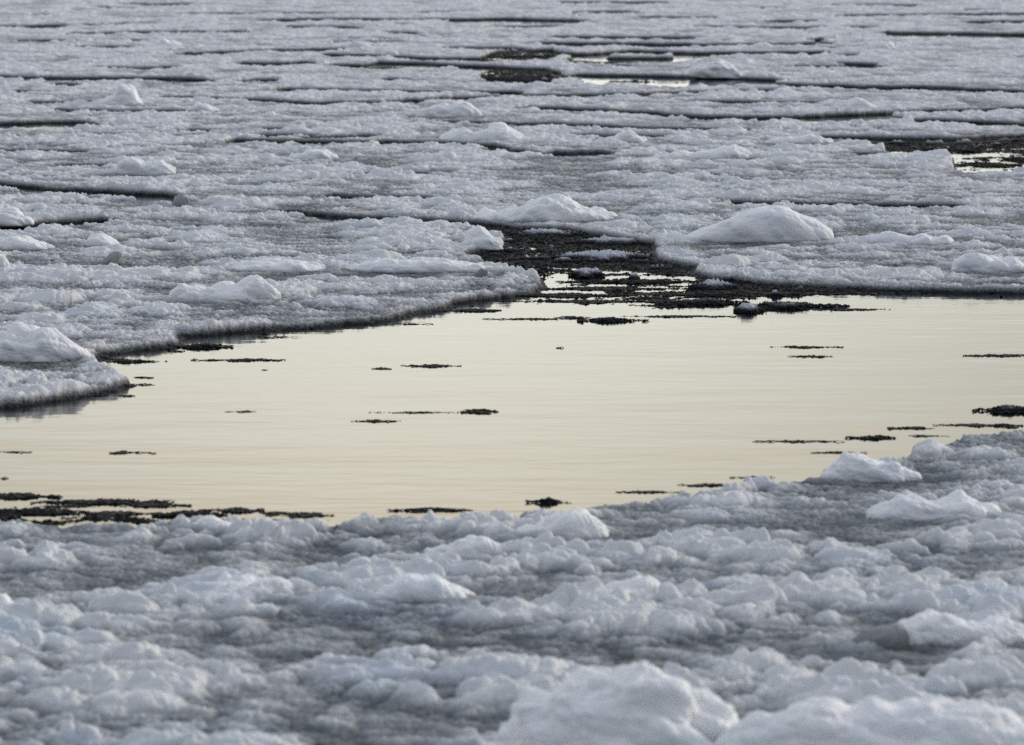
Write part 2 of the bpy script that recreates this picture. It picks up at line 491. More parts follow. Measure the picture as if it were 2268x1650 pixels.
# lumps of packed snow: (px, base py, width px, height px, depth/width, silhouette, label)
LUMPS = [
    (280, 234, 112, 42, 0.7, [0, .35, .6, .95, 1, .85, .45, .2, 0], 'tall pointed white snow mound far off near the left edge of the ice'),
    (320, 385, 146, 34, 0.5, [0, .6, .95, 1, .92, .9, 1, .85, 0], 'long flat-topped snow block lying alone above the long dark lead on the left'),
    (1205, 488, 330, 54, 0.45, [0, .2, .3, .36, .42, .62, .88, 1, .97, .85, .5, .42, .3, 0], 'broad white snow heap with a ledge, just behind the dark slush inlet'),
    (1676, 533, 345, 76, 0.36, [.05, .25, .45, .6, .8, .93, 1, .97, .86, .7, .5], 'largest smooth white snow hump with a tapering left end, right of centre'),
    (496, 664, 250, 44, 0.35, [0, .8, .62, .55, .6, .62, .6, .85, 1, .95, 0], 'two-lobed white snow lump on the left floe above the pool'),
    (70, 795, 262, 60, 0.45, [0, .7, .95, .9, 1, .92, .95, .85, .6, .3, 0], 'big rounded snow pile at the left edge over the pool corner'),
    (985, 258, 160, 30, 0.5, [0, .3, .55, .7, .75, .9, 1, .8, 0], 'low white snow ridge in the far ice above the centre'),
    (1075, 312, 240, 36, 0.4, [0, .3, .5, .75, .5, .65, 1, .8, .45, .2, 0], 'jagged white snow ridge lying along a dark lead at centre'),
    (1560, 352, 220, 28, 0.4, [0, .3, .5, .5, .45, .55, .9, 1, .9, 0], 'low flat snow slab with a thick right end, right of centre'),
    (700, 354, 104, 24, 0.6, [0, .6, 1, .9, .8, .5, 0], 'small rounded snow lump in the grey ice left of centre'),
    (602, 262, 40, 14, 0.6, [0, .8, 1, .7, 0], 'small warm-white snow nub between two thin leads'),
    (1388, 316, 92, 22, 0.5, [0, .5, .9, 1, .6, 0], 'small white lump between the jagged ridge and the flat slab'),
    (1770, 318, 150, 17, 0.4, [0, .4, .6, .7, 1, .8, 0], 'low white streak of snow above the thick-ended slab'),
    (1907, 244, 66, 22, 0.6, [0, .7, 1, .8, .5, 0], 'small snow dome above the long curved lead at right'),
    (1952, 110, 60, 22, 0.7, [0, .8, 1, .9, 0], 'bright snow dome far off at upper right'),
    (375, 102, 70, 20, 0.6, [0, .9, 1, .5, .5, .2, 0], 'small peaked snow mound far off at upper left'),
    (788, 108, 66, 20, 0.6, [0, .5, 1, .8, .4, 0], 'rounded snow lump far off left of the upper centre'),
    (862, 124, 34, 13, 0.6, [0, .9, 1, .6, 0], 'tiny warm-white snow lump beside a far lead'),
    (1600, 170, 125, 38, 0.5, [0, .5, .8, 1, .7, .6, .4, 0], 'white snow heap beside the far open water at right'),
    (455, 248, 96, 22, 0.5, [0, .6, 1, .8, .5, .3, 0], 'low greenish-white snow lump right of the tall pointed mound'),
    (12, 497, 116, 36, 0.6, [0, .5, .8, 1, .9, .5, 0], 'snow lump at the left edge above a strip of open water'),
    (-8, 603, 62, 46, 0.7, [0, .9, 1, .95, 0], 'upright white snow block cut by the left edge of the view'),
    (50, 552, 128, 26, 0.6, [0, .7, 1, .8, .7, .4, 0], 'flat snow lump at the left edge under the narrow water strip'),
    (2200, 602, 190, 34, 0.4, [0, .7, 1, .85, .8, .6, .7, .4, 0], 'long white snow lump near the right edge above the pool'),
    (2010, 542, 190, 28, 0.4, [0, .9, 1, .7, .6, .8, .5, 0], 'long bluish snow roll right of the largest hump'),
    (235, 545, 92, 28, 0.6, [0, .7, 1, .6, .3, 0], 'small rounded snow lump on the left floe'),
    (620, 600, 240, 22, 0.5, [0, .5, .8, .9, 1, .8, .4, 0], 'faint low swell of snow behind the two-lobed lump'),
    (930, 600, 330, 24, 0.35, [0, .5, .8, .85, .8, .9, 1, .8, .5, 0], 'long low snow roll on the left floe near its tip'),
    (1068, 548, 104, 38, 0.6, [0, .5, .75, .9, 1, .9, .85, .7, .6, .5], 'lumpy snow heap on the floe corner beside the dark slush'),
    (1345, 1760, 610, 330, 0.5, [.3, .55, .72, .8, .86, .9, .96, .98, .9, .76, .6], 'largest blurred snow heap at the very front'),
    (1960, 1790, 980, 290, 0.35, [0, .5, .75, .8, .82, .85, .8, .86, .85, .8, .6, 0], 'long blurred snow bank at the front right edge'),
    (1388, 1328, 142, 50, 0.6, [0, .5, .7, .9, 1, .9, 0], 'rounded snow lump with a dark underside in the near ice'),
    (1935, 1062, 230, 58, 0.5, [.5, .85, 1, .97, .85, .7, .6, .5, .3], 'rounded grey-white snow block at the near floe edge'),
    (2130, 1425, 330, 66, 0.45, [0, .55, .8, 1, .9, .8, .85, .7, 0], 'blue-white snow bank behind the front right bank'),
    (10, 1378, 78, 70, 0.7, [0, .8, 1, .8, 0], 'round snow ball cut by the left edge of the near ice'),
    (560, 1325, 250, 62, 0.5, [0, .5, .9, .8, .7, .75, .7, .5, 0], 'bright snow heap in the left part of the near ice'),
    (1030, 1235, 170, 46, 0.5, [0, .5, .7, 1, .95, .8, 0], 'white snow lump with a dark crevice in front, near centre'),
    (2060, 1150, 320, 62, 0.4, [0, .4, .7, .9, .8, .7, .75, .5, 0], 'long bluish snow mound in the near ice at right'),
    (1250, 1190, 210, 60, 0.5, [0, .5, .7, .9, 1, .9, 0], 'rounded snow mound on the near floe below the pool'),
    (480, 1175, 120, 40, 0.5, [0, .8, 1, .6, .3, 0], 'small snow mound at the near floe edge among dark clumps'),
    (950, 1330, 240, 60, 0.5, [0, .5, .9, .8, 1, .7, .3, 0], 'snow heap with small peaks in the middle of the near ice'),
]
NEAR_PY = 1100


# ------------------------------------------------------------------ floes: one height field, cut into separate meshes
def polyval(pts, px):
    P = np.array(pts, float)
    return np.interp(px, P[:, 0], P[:, 1])


def coarse_field(X, Y, fn, k=6):
    """evaluate fn on every k-th grid point and interpolate"""
    nr, nc = X.shape
    ri = np.unique(np.r_[np.arange(0, nr, k), nr - 1])
    ci = np.unique(np.r_[np.arange(0, nc, k), nc - 1])
    V = fn(X[np.ix_(ri, ci)], Y[np.ix_(ri, ci)])
    r = np.arange(nr)
    c = np.arange(nc)
    a = np.clip(np.searchsorted(ri, r, 'right') - 1, 0, len(ri) - 2)
    tr = ((r - ri[a]) / (ri[a + 1] - ri[a]))[:, None]
    b = np.clip(np.searchsorted(ci, c, 'right') - 1, 0, len(ci) - 2)
    tcc = ((c - ci[b]) / (ci[b + 1] - ci[b]))[None, :]
    R0 = V[a] * (1 - tr) + V[a + 1] * tr
    return R0[:, b] * (1 - tcc) + R0[:, b + 1] * tcc


LUMP_G = []
for (lx, ly, lw, lh, dr, prof, lab) in LUMPS:
    gx, gy = ground(lx, ly, 0.05)
    LUMP_G.append((float(gx), float(gy), lw * float(gy) / FPX, lh * float(gy) / FPX, dr))


def field(X, Y, PX, PY, PXt, PYt, pool, cracks=True):
    """ice height above the water and floe number"""
    d = Y
    mppy = d * d / (FPX * HC)                      # metres of ground per photo pixel, in depth
    wob = (noise(X * 0.9, Y * 0.9, 3) * f32(0.10) + noise(X * 2.7, Y * 2.7, 5) * f32(0.06)
           + noise(X * 8.1, Y * 8.1, 6) * f32(0.03) + noise(X * 25, Y * 25, 8) * f32(0.010))
    E = -pool + wob * f32(0.7)                     # distance inside the ice, metres
    wy = wob * np.clip(mppy / 0.05, 0.6, 2.0)
    for pts, th in CRACKS:
        x0, x1 = pts[0][0], pts[-1][0]
        yc = polyval(pts, PXt)
        end = np.minimum(PXt - x0, x1 - PXt)
        half = (th * 0.55 + (0.8 if pts[0][1] < 360 else 0)) * np.clip(end / 40.0, -3, 1)
        dd = (np.abs(PYt - yc) - half) * mppy + wy * 0.7
        E = np.minimum(E, np.where(end > -60, dd, 9))
    lab = np.zeros(X.shape, np.int16)
    for pts in CUTS:
        yc = polyval(pts, PXt + noise(X * 0.5, Y * 0.5, 31) * 12) + noise(X * 1.3, Y * 1.3, 33) * f32(0.05) / mppy
        E = np.minimum(E, np.abs(PYt - yc) * mppy + f32(0.02))
        lab += PYt > yc
    lab[PY > 1040 + 0 * PX] = 20
    lab[(lab < 20) & (PY > 830) & (PX > 700)] = 20
    # small natural leads in the far ice
    q = noise(X * 0.20, Y * 0.42, 41) + noise(X * 0.9, Y * 1.1, 43) * f32(0.45)
    thr = np.interp(Y, [45, 60, 90, 130], [1.15, 0.90, 0.76, 0.72]).astype(f32)
    E = np.minimum(E, (thr - q) * f32(0.9) + f32(0.02))
    # relief
    wx = X + noise(X * 1.7, Y * 1.7, 51) * f32(0.14) + noise(X * 6, Y * 6, 52) * f32(0.03)
    wyy = Y + noise(X * 1.7, Y * 1.7, 53) * f32(0.14) + noise(X * 6, Y * 6, 54) * f32(0.03)
    cov = sstep(-0.50, 0.50, fbm(X * 0.55, Y * 0.75, 61, 3, 0.6))
    near = sstep(30, 26, Y)
    D1 = domes(wx / 0.85, wyy / 0.50, 71, 0.35, 0.9, 0.5, 0.0)
    D2 = domes(wx / 0.30, wyy / 0.20, 73, 0.2, 0.8, 0.42, 0.0)
    D2b = domes(wx / 0.46, wyy / 0.24, 79, 0.15, 0.75, 0.45, 0.0)
    D3 = domes(wx / 0.13, wyy / 0.11, 75, 0.3, 0.9, 0.5, 0.1)
    D4 = domes(X / 0.05, Y / 0.05, 77, 0.35, 0.9, 1.0, 0.0)
    r0 = noise(X * 15, Y * 17, 80)
    r1 = noise(X * 33, Y * 33, 81)
    r2 = noise(X * 75, Y * 75, 83)
    amp = 1 + 0.25 * near
    mc = 0.35 + 0.65 * cov
    g4 = 1.15 - 0.65 * sstep(0.25, 0.8, D1 * cov) * (1 - near) - 0.5 * near
    relief = ((0.050 + 0.010 * near) * D1 * (0.1 + 0.9 * cov) + 0.055 * D2b * mc + (0.052 + 0.008 * near) * D2 * mc) * amp + (0.036 + 0.024 * near) * D3 * mc + g4 * (0.016 * D4 + 0.008 * r0 + 0.008 * r1 + 0.005 * r2)
    calm = np.ones(X.shape, f32)
    for (gx, gy, lw, lh, dr) in LUMP_G:
        j = (np.abs(Y - gy) < lw * 2)
        if j.any():
            q2 = ((X - gx) / (lw * 0.5)) ** 2 + ((Y - gy + 0.15 * lw) / (lw * 0.5)) ** 2
            calm = np.where(q2 < 1.6, np.minimum(calm, (0.6 if gy > 30 else 0.8) + (0.4 if gy > 30 else 0.2) * sstep(0.6, 1.6, q2)), calm)
    far = sstep(45, 95, Y)
    h = 0.030 + 0.018 * far + 0.012 * noise(X * 0.8, Y * 0.8, 91) + relief * calm * (1 - 0.2 * far)
    h += 0.020 * np.exp(-np.maximum(E, 0) / 0.22) * (0.5 + D2)     # pushed-up rim
    cliff = sstep(0.0, 0.075, E) ** f32(0.6)
    fringe = 0.010 + 0.012 * r1 + 0.012 * D4 + 0.02 * noise(X * 3, Y * 9, 97) - np.abs(np.minimum(E, 0)) * 0.5
    H = np.where(E > 0, np.maximum(-0.06 + (h + 0.06) * cliff, np.minimum(fringe, 0.02)), np.minimum(fringe, 0.02))
    H = np.where(E < -0.12, -0.1, H)
    return H.astype(f32), lab


def build_floes():
    # rows: 15 m .. 140 m fine, then ever coarser out to 1.6 km
    ds = [15.2]
    k = 0.00058 / QUAL
    while ds[-1] < 1500:
        y = ds[-1]
        g = k if 18 < y < 125 else k * (4 if y < 18 else min(40, 1 + (y - 125) / 3))
        ds.append(y * (1 + g))
    Yr = np.array(ds, f32)
    ang = np.tan(np.radians(np.r_[np.linspace(-14, -8.4, int(60 * QUAL), endpoint=False), np.linspace(-8.4, 8.4, int(1080 * QUAL), endpoint=False), np.linspace(8.4, 14, int(60 * QUAL))])).astype(f32)
    X = Yr[:, None] * ang[None, :]
    Y = np.repeat(Yr[:, None], len(ang), 1)
    nr, nc = X.shape
    print('grid', nr, nc)
    PX, PY = project(X, Y, 0.0)
    PXt, PYt = project(X, Y, 0.055)

    def pool_sd(x, y):
        near = np.full(x.shape, -3.0)
        sel = (y > 20) & (y < 75)
        near[sel] = np.maximum(poly_sd(x[sel], y[sel], POOL_G), poly_sd(x[sel], y[sel], POOL2_G))
        return np.maximum(near, -3.0)
    pool = coarse_field(X, Y, pool_sd, 5).astype(f32)
    H = np.empty(X.shape, f32)
    Lb = np.empty(X.shape, np.int16)
    step = 60

    def job(i):
        s = slice(i, min(nr, i + step))
        H[s], Lb[s] = field(X[s], Y[s], PX[s], PY[s], PXt[s], PYt[s], pool[s])
    with ThreadPoolExecutor(4) as ex:
        list(ex.map(job, range(0, nr, step)))
    keep = H > -0.055
    idx = np.arange(nr * nc, dtype=np.int64).reshape(nr, nc)
    fk = keep[:-1, :-1] & keep[1:, :-1] & keep[:-1, 1:] & keep[1:, 1:]
    fl = Lb[:-1, :-1]
    V = np.stack([X, Y, H], -1).reshape(-1, 3)
    for code, (lab, mat) in FLOES.items():
        sel = fk & (fl == code)
        if not sel.any():
            continue
        a = idx[:-1, :-1][sel]
        quads = np.stack([a, a + 1, a + nc + 1, a + nc], -1)
        used = np.zeros(nr * nc, bool)
        used[quads.ravel()] = True
        remap = np.cumsum(used) - 1
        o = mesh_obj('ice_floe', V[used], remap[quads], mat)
        tag(o, lab, 'ice floe', 'drifting ice floes on the river')
        print('floe', code, used.sum(), len(quads))


FLOES = {
    0: ('farthest pale ice sheet along the top of the view', MAT_FLOE),
    1: ('thin far ice floe just in front of the farthest sheet', MAT_FLOE),
    2: ('far ice floe carrying the bright dome at upper right and three small lumps', MAT_FLOE),
    3: ('far ice floe broken by the patch of open water at upper centre', MAT_FLOE),
    4: ('narrow far ice floe just in front of the far patch of open water', MAT_FLOE),
    5: ('ice floe carrying the tall pointed snow mound at left', MAT_FLOE),
    6: ('ice floe in front of the long curved lead at right', MAT_FLOE),
    7: ('narrow ice floe behind the jagged white snow ridge', MAT_FLOE),
    8: ('wide ice floe carrying the long flat-topped snow block', MAT_FLOE),
    9: ('wide ice floe carrying the largest smooth snow hump, right behind the pool', MAT_FLOE),
    10: ('large lumpy ice floe whose pointed edge borders the pool at left', MAT_FLOE),
    20: ('nearest lumpy grey-white ice floe filling the bottom of the view', MAT_NEAR),
}
build_floes()


# ------------------------------------------------------------------ snow lumps: closed, individually shaped
def build_lump(i, spec):
    (lx, ly, lw, lh, dr, prof, lab) = spec
    gx, gy, W, Hh, dr = LUMP_G[i]
    Hh = max(0.55 * Hh, Hh * 0.95 - 0.35 * W * dr * HC / gy)
    sz = int(np.clip(lw * 0.75, 50, 420))
    nu, nv = sz, max(36, int(sz * 0.6))
    th = np.linspace(0, 2 * math.pi, nu, endpoint=False)          # around
    ph = np.linspace(-0.5 * math.pi, 0.5 * math.pi, nv)           # bottom to top
    T, P = np.meshgrid(th, ph)
    ex = 0.75
    cx = np.sign(np.cos(T)) * np.abs(np.cos(T)) ** ex * np.cos(P) ** 0.5
    cy = np.sin(T) * np.cos(P) ** 0.5
    cz = np.sin(P)
    prof = list(prof)
    for e, n in ((0, 1), (-1, -2)):
        if prof[n] >= 0.45:
            prof[e] = prof[n] * 0.8
    pu = np.linspace(-1, 1, len(prof))
    # smooth silhouette
    uu = np.linspace(-1, 1, 401)
    pr = np.interp(uu, pu, prof)
    ker = np.hanning(21)
    ker /= ker.sum()
    pr = np.convolve(np.pad(pr, 10, mode='edge'), ker, 'same')[10:-10]
    hz = np.interp(cx, uu, np.maximum(pr, 0.06))
    seed = 200 + i * 7 + (31 if W > 1.2 else 0)
    D = W * dr
    s = 1.0 / max(W, 0.2)
    x = cx * W / 2
    y = cy * D / 2
    z = np.where(cz > 0, np.maximum(cz, 0) ** 0.6 * hz * (Hh + 0.015), cz * 0.05)
    # lumpy displacement, crisp crystals on top
    def dm(k, o):
        return domes((x * k + z * 0.5 * k + 3 + i).astype(f32), (y * k + z * 0.9 * k + 9 - i).astype(f32), seed + o, 0.4, 0.95, 0.6, 0.0)

    def nz(k, o):
        return noise((x * k + z * 0.7 * k).astype(f32), (y * k - z * 0.8 * k).astype(f32), seed + o)
    smooth = 0.35 if 'smooth' in lab else 1.0
    disp = (0.3 if smooth < 1 else 0.6 if W > 1.45 else 1.0) * min(Hh, 0.3) * (0.48 * (dm(2.6, 1) - 0.45) + 0.28 * (dm(5.5, 7) - 0.4) + 0.16 * nz(4.5, 6)) + smooth * (0.0 + 0.035 * dm(6.5, 2) + 0.016 * dm(15, 3)) \
        + (0.25 + 0.75 * smooth) * (0.007 * nz(28, 4) + 0.006 * nz(60, 5))
    nrm = np.stack([cx / (W / 2), cy / (D / 2), np.maximum(cz, 0) / max(Hh, 0.03) + 1e-3], -1)
    nrm /= np.linalg.norm(nrm, axis=-1, keepdims=True)
    fade = sstep(-0.6, 0.15, cz)
    V = np.stack([x, y, z], -1) + nrm * (disp * fade)[..., None]
    V = V.reshape(-1, 3)
    q = []
    I = np.arange(nu * nv).reshape(nv, nu)
    a = I[:-1]
    b = np.roll(I, -1, 1)[:-1]
    c = np.roll(I, -1, 1)[1:]
    dd = I[1:]
    q = np.stack([a, b, c, dd], -1).reshape(-1, 4)
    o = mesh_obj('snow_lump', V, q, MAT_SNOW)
    o.location = (gx, gy + D * 0.35, 0.030 + (0.012 if gy > 34 else 0.0))
    tag(o, lab, 'snow lump', 'lumps of packed snow on the ice')


for i, spec in enumerate(LUMPS):
    build_lump(i, spec)


# ------------------------------------------------------------------ dark floating slush clumps
# (px, py, width, thickness, [tail from, tail to], white top 0..1, label)
CL = [
    (455, 769, 110, 16, None, .25, 'largest dark slush clump just off the left floe edge'),
    (545, 798, 110, 12, (410, 642), 0, 'dark slush clump with long thin tails below the left floe'),
    (586, 820, 20, 4, None, 0, 'tiny dark speck of slush under the long-tailed clump'),
    (318, 837, 50, 8, None, 0, 'small dark clump off the floe tip at left, upper of two'),
    (320, 853, 52, 6, None, 0, 'thin dark clump off the floe tip at left, lower of two'),
    (225, 876, 48, 6, None, 0, 'thin dark clump hugging the left floe edge under its tip'),
    (280, 877, 44, 8, None, 0, 'small dark clump just below the pointed floe tip'),
    (546, 912, 58, 2, None, 0, 'faint hairline of slush in the open water left of centre'),
    (965, 811, 82, 13, (870, 1030), 0, 'dark clump with a thin tail in the upper middle of the pool'),
    (845, 817, 50, 8, None, 0, 'small dark clump at the left end of the tailed one in mid pool'),
    (1062, 912, 76, 16, None, 0, 'plump dark clump alone in the centre of the pool'),
    (930, 914, 150, 5, None, 0, 'thin dark streak left of the plump centre clump'),
    (830, 933, 80, 9, None, 0, 'small dark clump below the thin streak in the pool'),
    (270, 1003, 60, 12, (235, 352), 0, 'dark clump with a right-hand tail in the lower left of the pool'),
    (25, 1002, 76, 4, None, 0, 'thin dark streak at the left edge of the pool'),
    (10, 1060, 22, 4, None, 0, 'tiny dark speck at the left edge of the pool'),
    (25, 1100, 140, 22, None, 0, 'dark slush clump at the left edge beside the near floe'),
    (75, 1135, 215, 24, None, .1, 'wide dark slush mass against the near floe at far left'),
    (235, 1113, 225, 22, None, 0, 'long dark slush raft near the lower left of the pool'),
    (250, 1138, 140, 16, None, 0, 'ragged dark slush under the long raft at lower left'),
    (420, 1142, 150, 26, None, .15, 'dark slush clump beside the small mound on the near floe edge'),
    (520, 1131, 104, 18, None, 0, 'flat-topped dark clump right of the small edge mound'),
    (335, 1120, 120, 17, None, 0, 'ragged dark clump between the long raft and the small edge mound'),
    (612, 1137, 90, 11, None, 0, 'thin dark clump between two thicker ones at the near edge'),
    (150, 1122, 110, 12, None, 0, 'ragged dark slush strip under the left end of the long raft'),
    (1440, 1090, 110, 8, None, 0, 'thin dark line of slush hugging the near floe, right of centre'),
    (1850, 1003, 90, 8, None, 0, 'thin dark slush line just behind the rounded grey-white snow block'),
    (680, 1142, 110, 16, None, 0, 'dark clump against the near floe left of centre'),
    (960, 1131, 135, 16, None, .1, 'dark clump against the near floe at centre'),
    (1212, 1113, 74, 15, None, .3, 'dark clump with a pale top at the near floe edge'),
    (1580, 1075, 150, 11, None, 0, 'long dark clump along the near floe edge right of centre'),
    (1672, 1058, 74, 11, None, 0, 'short dark clump at the near floe edge, right of the long one'),
    (1765, 978, 145, 7, None, 0, 'thin dark streak off the near floe at right'),
    (1940, 970, 100, 15, (1865, 1990), .1, 'thick dark clump off the rounded grey-white snow block'),
    (2025, 949, 76, 13, None, 0, 'dark clump above the thick one at right'),
    (2045, 966, 84, 6, None, 0, 'thin dark line of slush just off the near floe at right'),
    (2150, 942, 140, 10, None, 0, 'long dark clump near the right edge of the pool'),
    (2222, 944, 78, 15, None, .1, 'dark clump touching the near floe at the right edge'),
    (2240, 911, 120, 24, None, .4, 'largest dark clump at the right edge with a pale snowy top'),
    (1780, 769, 115, 8, None, 0, 'upper of two thin dark streaks at right of the pool'),
    (1795, 790, 92, 7, None, 0, 'lower of two thin dark streaks at right of the pool'),
    (2225, 788, 150, 9, (2125, 2300), 0, 'dark tailed streak at the right edge of the open water'),
    (1240, 771, 20, 2, None, 0, 'tiny dark speck in the pool above centre'),
    (290, 801, 100, 12, None, .1, 'dark slush pressed under the floe notch at left'),
    (1050, 688, 100, 9, None, .1, 'dark clump just off the left floe near its right tip'),
    (905, 718, 80, 5, None, 0, 'thin dark streak off the middle of the left floe edge'),
    (610, 747, 82, 3, None, 0, 'hairline of dark slush off the left floe edge'),
    (1180, 707, 140, 7, None, 0, 'ragged dark streak left of the central slush bar'),
    (1270, 704, 60, 12, None, 0, 'short dark clump on the central slush bar'),
    (1350, 711, 112, 16, None, .25, 'thick dark clump hanging below the central slush bar'),
    (1510, 701, 240, 7, None, 0, 'thin dark slush bar running right from the thick clump'),
    (1480, 652, 170, 12, None, 0, 'dark slush strip in the middle of the broken slush'),
    (1250, 655, 200, 16, None, 0, 'dark slush strip right beside the left floe tip'),
    (1330, 640, 240, 14, None, 0, 'long dark slush strip below the open gap in the slush'),
    (1300, 668, 240, 12, None, 0, 'lower dark slush strip off the left floe tip'),
    (1560, 672, 140, 20, None, .45, 'dark slush pad with a pale crest, left of the snowy raft'),
    (1590, 655, 200, 14, None, .2, 'dark slush strip above the pale-crested pad'),
    (1470, 668, 160, 12, None, 0, 'dark slush strip between the broken strips at centre'),
    (1660, 690, 80, 18, None, .9, 'small snowy raft with grey top in the broken slush'),
    (1740, 680, 180, 22, None, .45, 'wide dark slush raft behind the small snowy raft'),
    (1880, 686, 190, 7, None, 0, 'thin dark slush line trailing right from the wide raft'),
    (1580, 638, 120, 22, None, .8, 'grey-white snow pad in the upper right of the broken slush'),
    (1620, 648, 220, 14, None, .1, 'dark slush belt under the grey-white pad'),
    (1720, 652, 260, 14, None, .05, 'dark slush belt along the right floe edge'),
    (1215, 522, 190, 16, None, .8, 'grey snowy strip at the head of the dark slush inlet'),
    (1350, 540, 200, 16, None, .75, 'grey snowy strip inside the inlet, nearer the largest hump'),
    (1330, 574, 240, 26, None, 1.0, 'longest white snowy raft, inside the dark slush inlet'),
    (1250, 583, 80, 10, None, .7, 'small grey-white pad under the longest snowy raft'),
    (1300, 611, 92, 18, None, .95, 'white snowy pad afloat in the dark slush'),
    (1420, 625, 300, 14, None, .15, 'dark slush belt with a tiny white nub'),
    (1405, 619, 30, 10, None, .95, 'tiny white nub in the dark slush belt'),
    (2190, 366, 110, 16, None, 0, 'dark lump in the small open water at upper right'),
    (2262, 354, 56, 18, None, .1, 'dark lump at the right edge in the small open water'),
    (2115, 334, 130, 4, None, 0, 'upper thin dark line in the small open water at upper right'),
    (2215, 328, 60, 4, None, 0, 'short dark dash in the small open water at upper right'),
    (2060, 341, 140, 5, None, 0, 'dark slush line beside the floe tongue at upper right'),
    (1165, 126, 150, 12, None, 0, 'dark slush patch on the far open water, uppermost of three'),
    (1190, 146, 110, 12, None, 0, 'dark slush patch on the far open water, middle of three'),
    (1180, 176, 150, 20, None, 0, 'darkest slush patch on the far open water, lowest of three'),
    (1340, 139, 110, 6, None, 0, 'dark slush strip right of the far dark patches'),
    (1280, 136, 60, 5, None, 0, 'small far slush dash next to the dark patches'),
    (860, 151, 90, 6, None, 0, 'dark slush strip at the left end of the far open water'),
]


def build_clump(i, spec):
    px, py, wpx, tpx, tail, wt, lab = spec
    x0, x1 = px - wpx / 2, px + wpx / 2
    if not tail and wpx > 55 and wt < 0.5:
        tail = (px - wpx * (0.62 + 0.3 * ((i * 37) % 10) / 10), px + wpx * (0.62 + 0.3 * ((i * 53) % 10) / 10))
    if tail:
        x0, x1 = min(x0, tail[0]), max(x1, tail[1])
    gx, gy = (float(v) for v in ground(px, py))
    s = gy / FPX
    mppy = gy * gy / (FPX * HC)
    hgt = max(0.008, min(tpx * 0.20, 5) * s) + 0.03 * wt
    b = max(0.035, tpx * 0.62 * mppy / 2)
    xa, xb = (x0 - px) * s * 1.05, (x1 - px) * s * 1.05
    res = max(0.0065, 0.75 * s * 1.3)
    nx = int(min(520, max(24, (xb - xa) / res)))
    ny = int(min(200, max(12, 2.6 * b / (res * 1.3))))
    gxs = np.linspace(xa, xb, nx).astype(f32)
    gys = np.linspace(-1.3 * b, 1.3 * b, ny).astype(f32)
    X, Y = np.meshgrid(gxs, gys)
    wx, wy = X + f32(gx), Y + f32(gy)
    sd = 600 + i * 11
    n1 = noise(wx * 4, wy * 5, sd)
    n2 = noise(wx * 8, wy * 19, sd + 1)
    n3 = noise(wx * 38, wy * 34, sd + 2)
    g = domes(wx / 0.032, wy / 0.032, sd + 3, 0.3, 0.85, 0.6, 0.0)
    a = wpx * s / 2
    r = (np.abs(X / a) ** 1.3 + np.abs((Y + n1 * b * 0.35) / b) ** 1.3) ** 0.77
    body = (1 - r) * 1.5
    if tail:
        tt = np.where(X < 0, np.clip(1 + X / max(1e-3, -xa), 0, 1), np.clip(1 - X / max(1e-3, xb), 0, 1))
        tb = 1 - np.abs(Y + n1 * b * 0.2) / (b * 0.28)
        body = np.maximum(body, np.minimum(tb, 3 * tt) * 0.55 - 0.05)
    cover = np.minimum(body, 1) + (0.15 if tpx > 15 else 0.0) + n1 * 0.50 + n2 * 0.70 + n3 * 0.40 - 0.02
    edge = np.maximum(np.abs(X - (xa + xb) / 2) / ((xb - xa) / 2), np.abs(Y) / (1.3 * b))
    cover -= sstep(0.85, 1.0, edge) * 2
    H = hgt * (np.clip(cover, -0.5, 0.8) * 0.7) + np.where(cover > 0, 0.5 * g * hgt + 0.004 * g, 0)
    if wt:
        top = domes(wx / 0.16, wy / 0.13, sd + 5, 0.4, 0.95, 0.6, 0.1)
        H += np.clip(cover - 0.1, 0, 1) * wt * (0.035 + 0.03 * top) * sstep(1.1, 0.3, r)
    H = np.where(cover < -0.12, -0.03, H)
    keep = H > -0.012
    fk = keep[:-1, :-1] & keep[1:, :-1] & keep[:-1, 1:] & keep[1:, 1:]
    if not fk.any():
        print('empty clump', lab)
        return
    idx = np.arange(nx * ny).reshape(ny, nx)
    aa = idx[:-1, :-1][fk]
    quads = np.stack([aa, aa + 1, aa + nx + 1, aa + nx], -1)
    used = np.zeros(nx * ny, bool)
    used[quads.ravel()] = True
    remap = np.cumsum(used) - 1
    V = np.stack([X, Y, H], -1).reshape(-1, 3)[used]
    o = mesh_obj('slush_clump', V, remap[quads], MAT_SLUSH)
    o.location = (gx, gy, 0.001)
    tag(o, lab, 'slush clump', 'dark slush clumps afloat on the open water')


for i, spec in enumerate(CL):
    build_clump(i, spec)

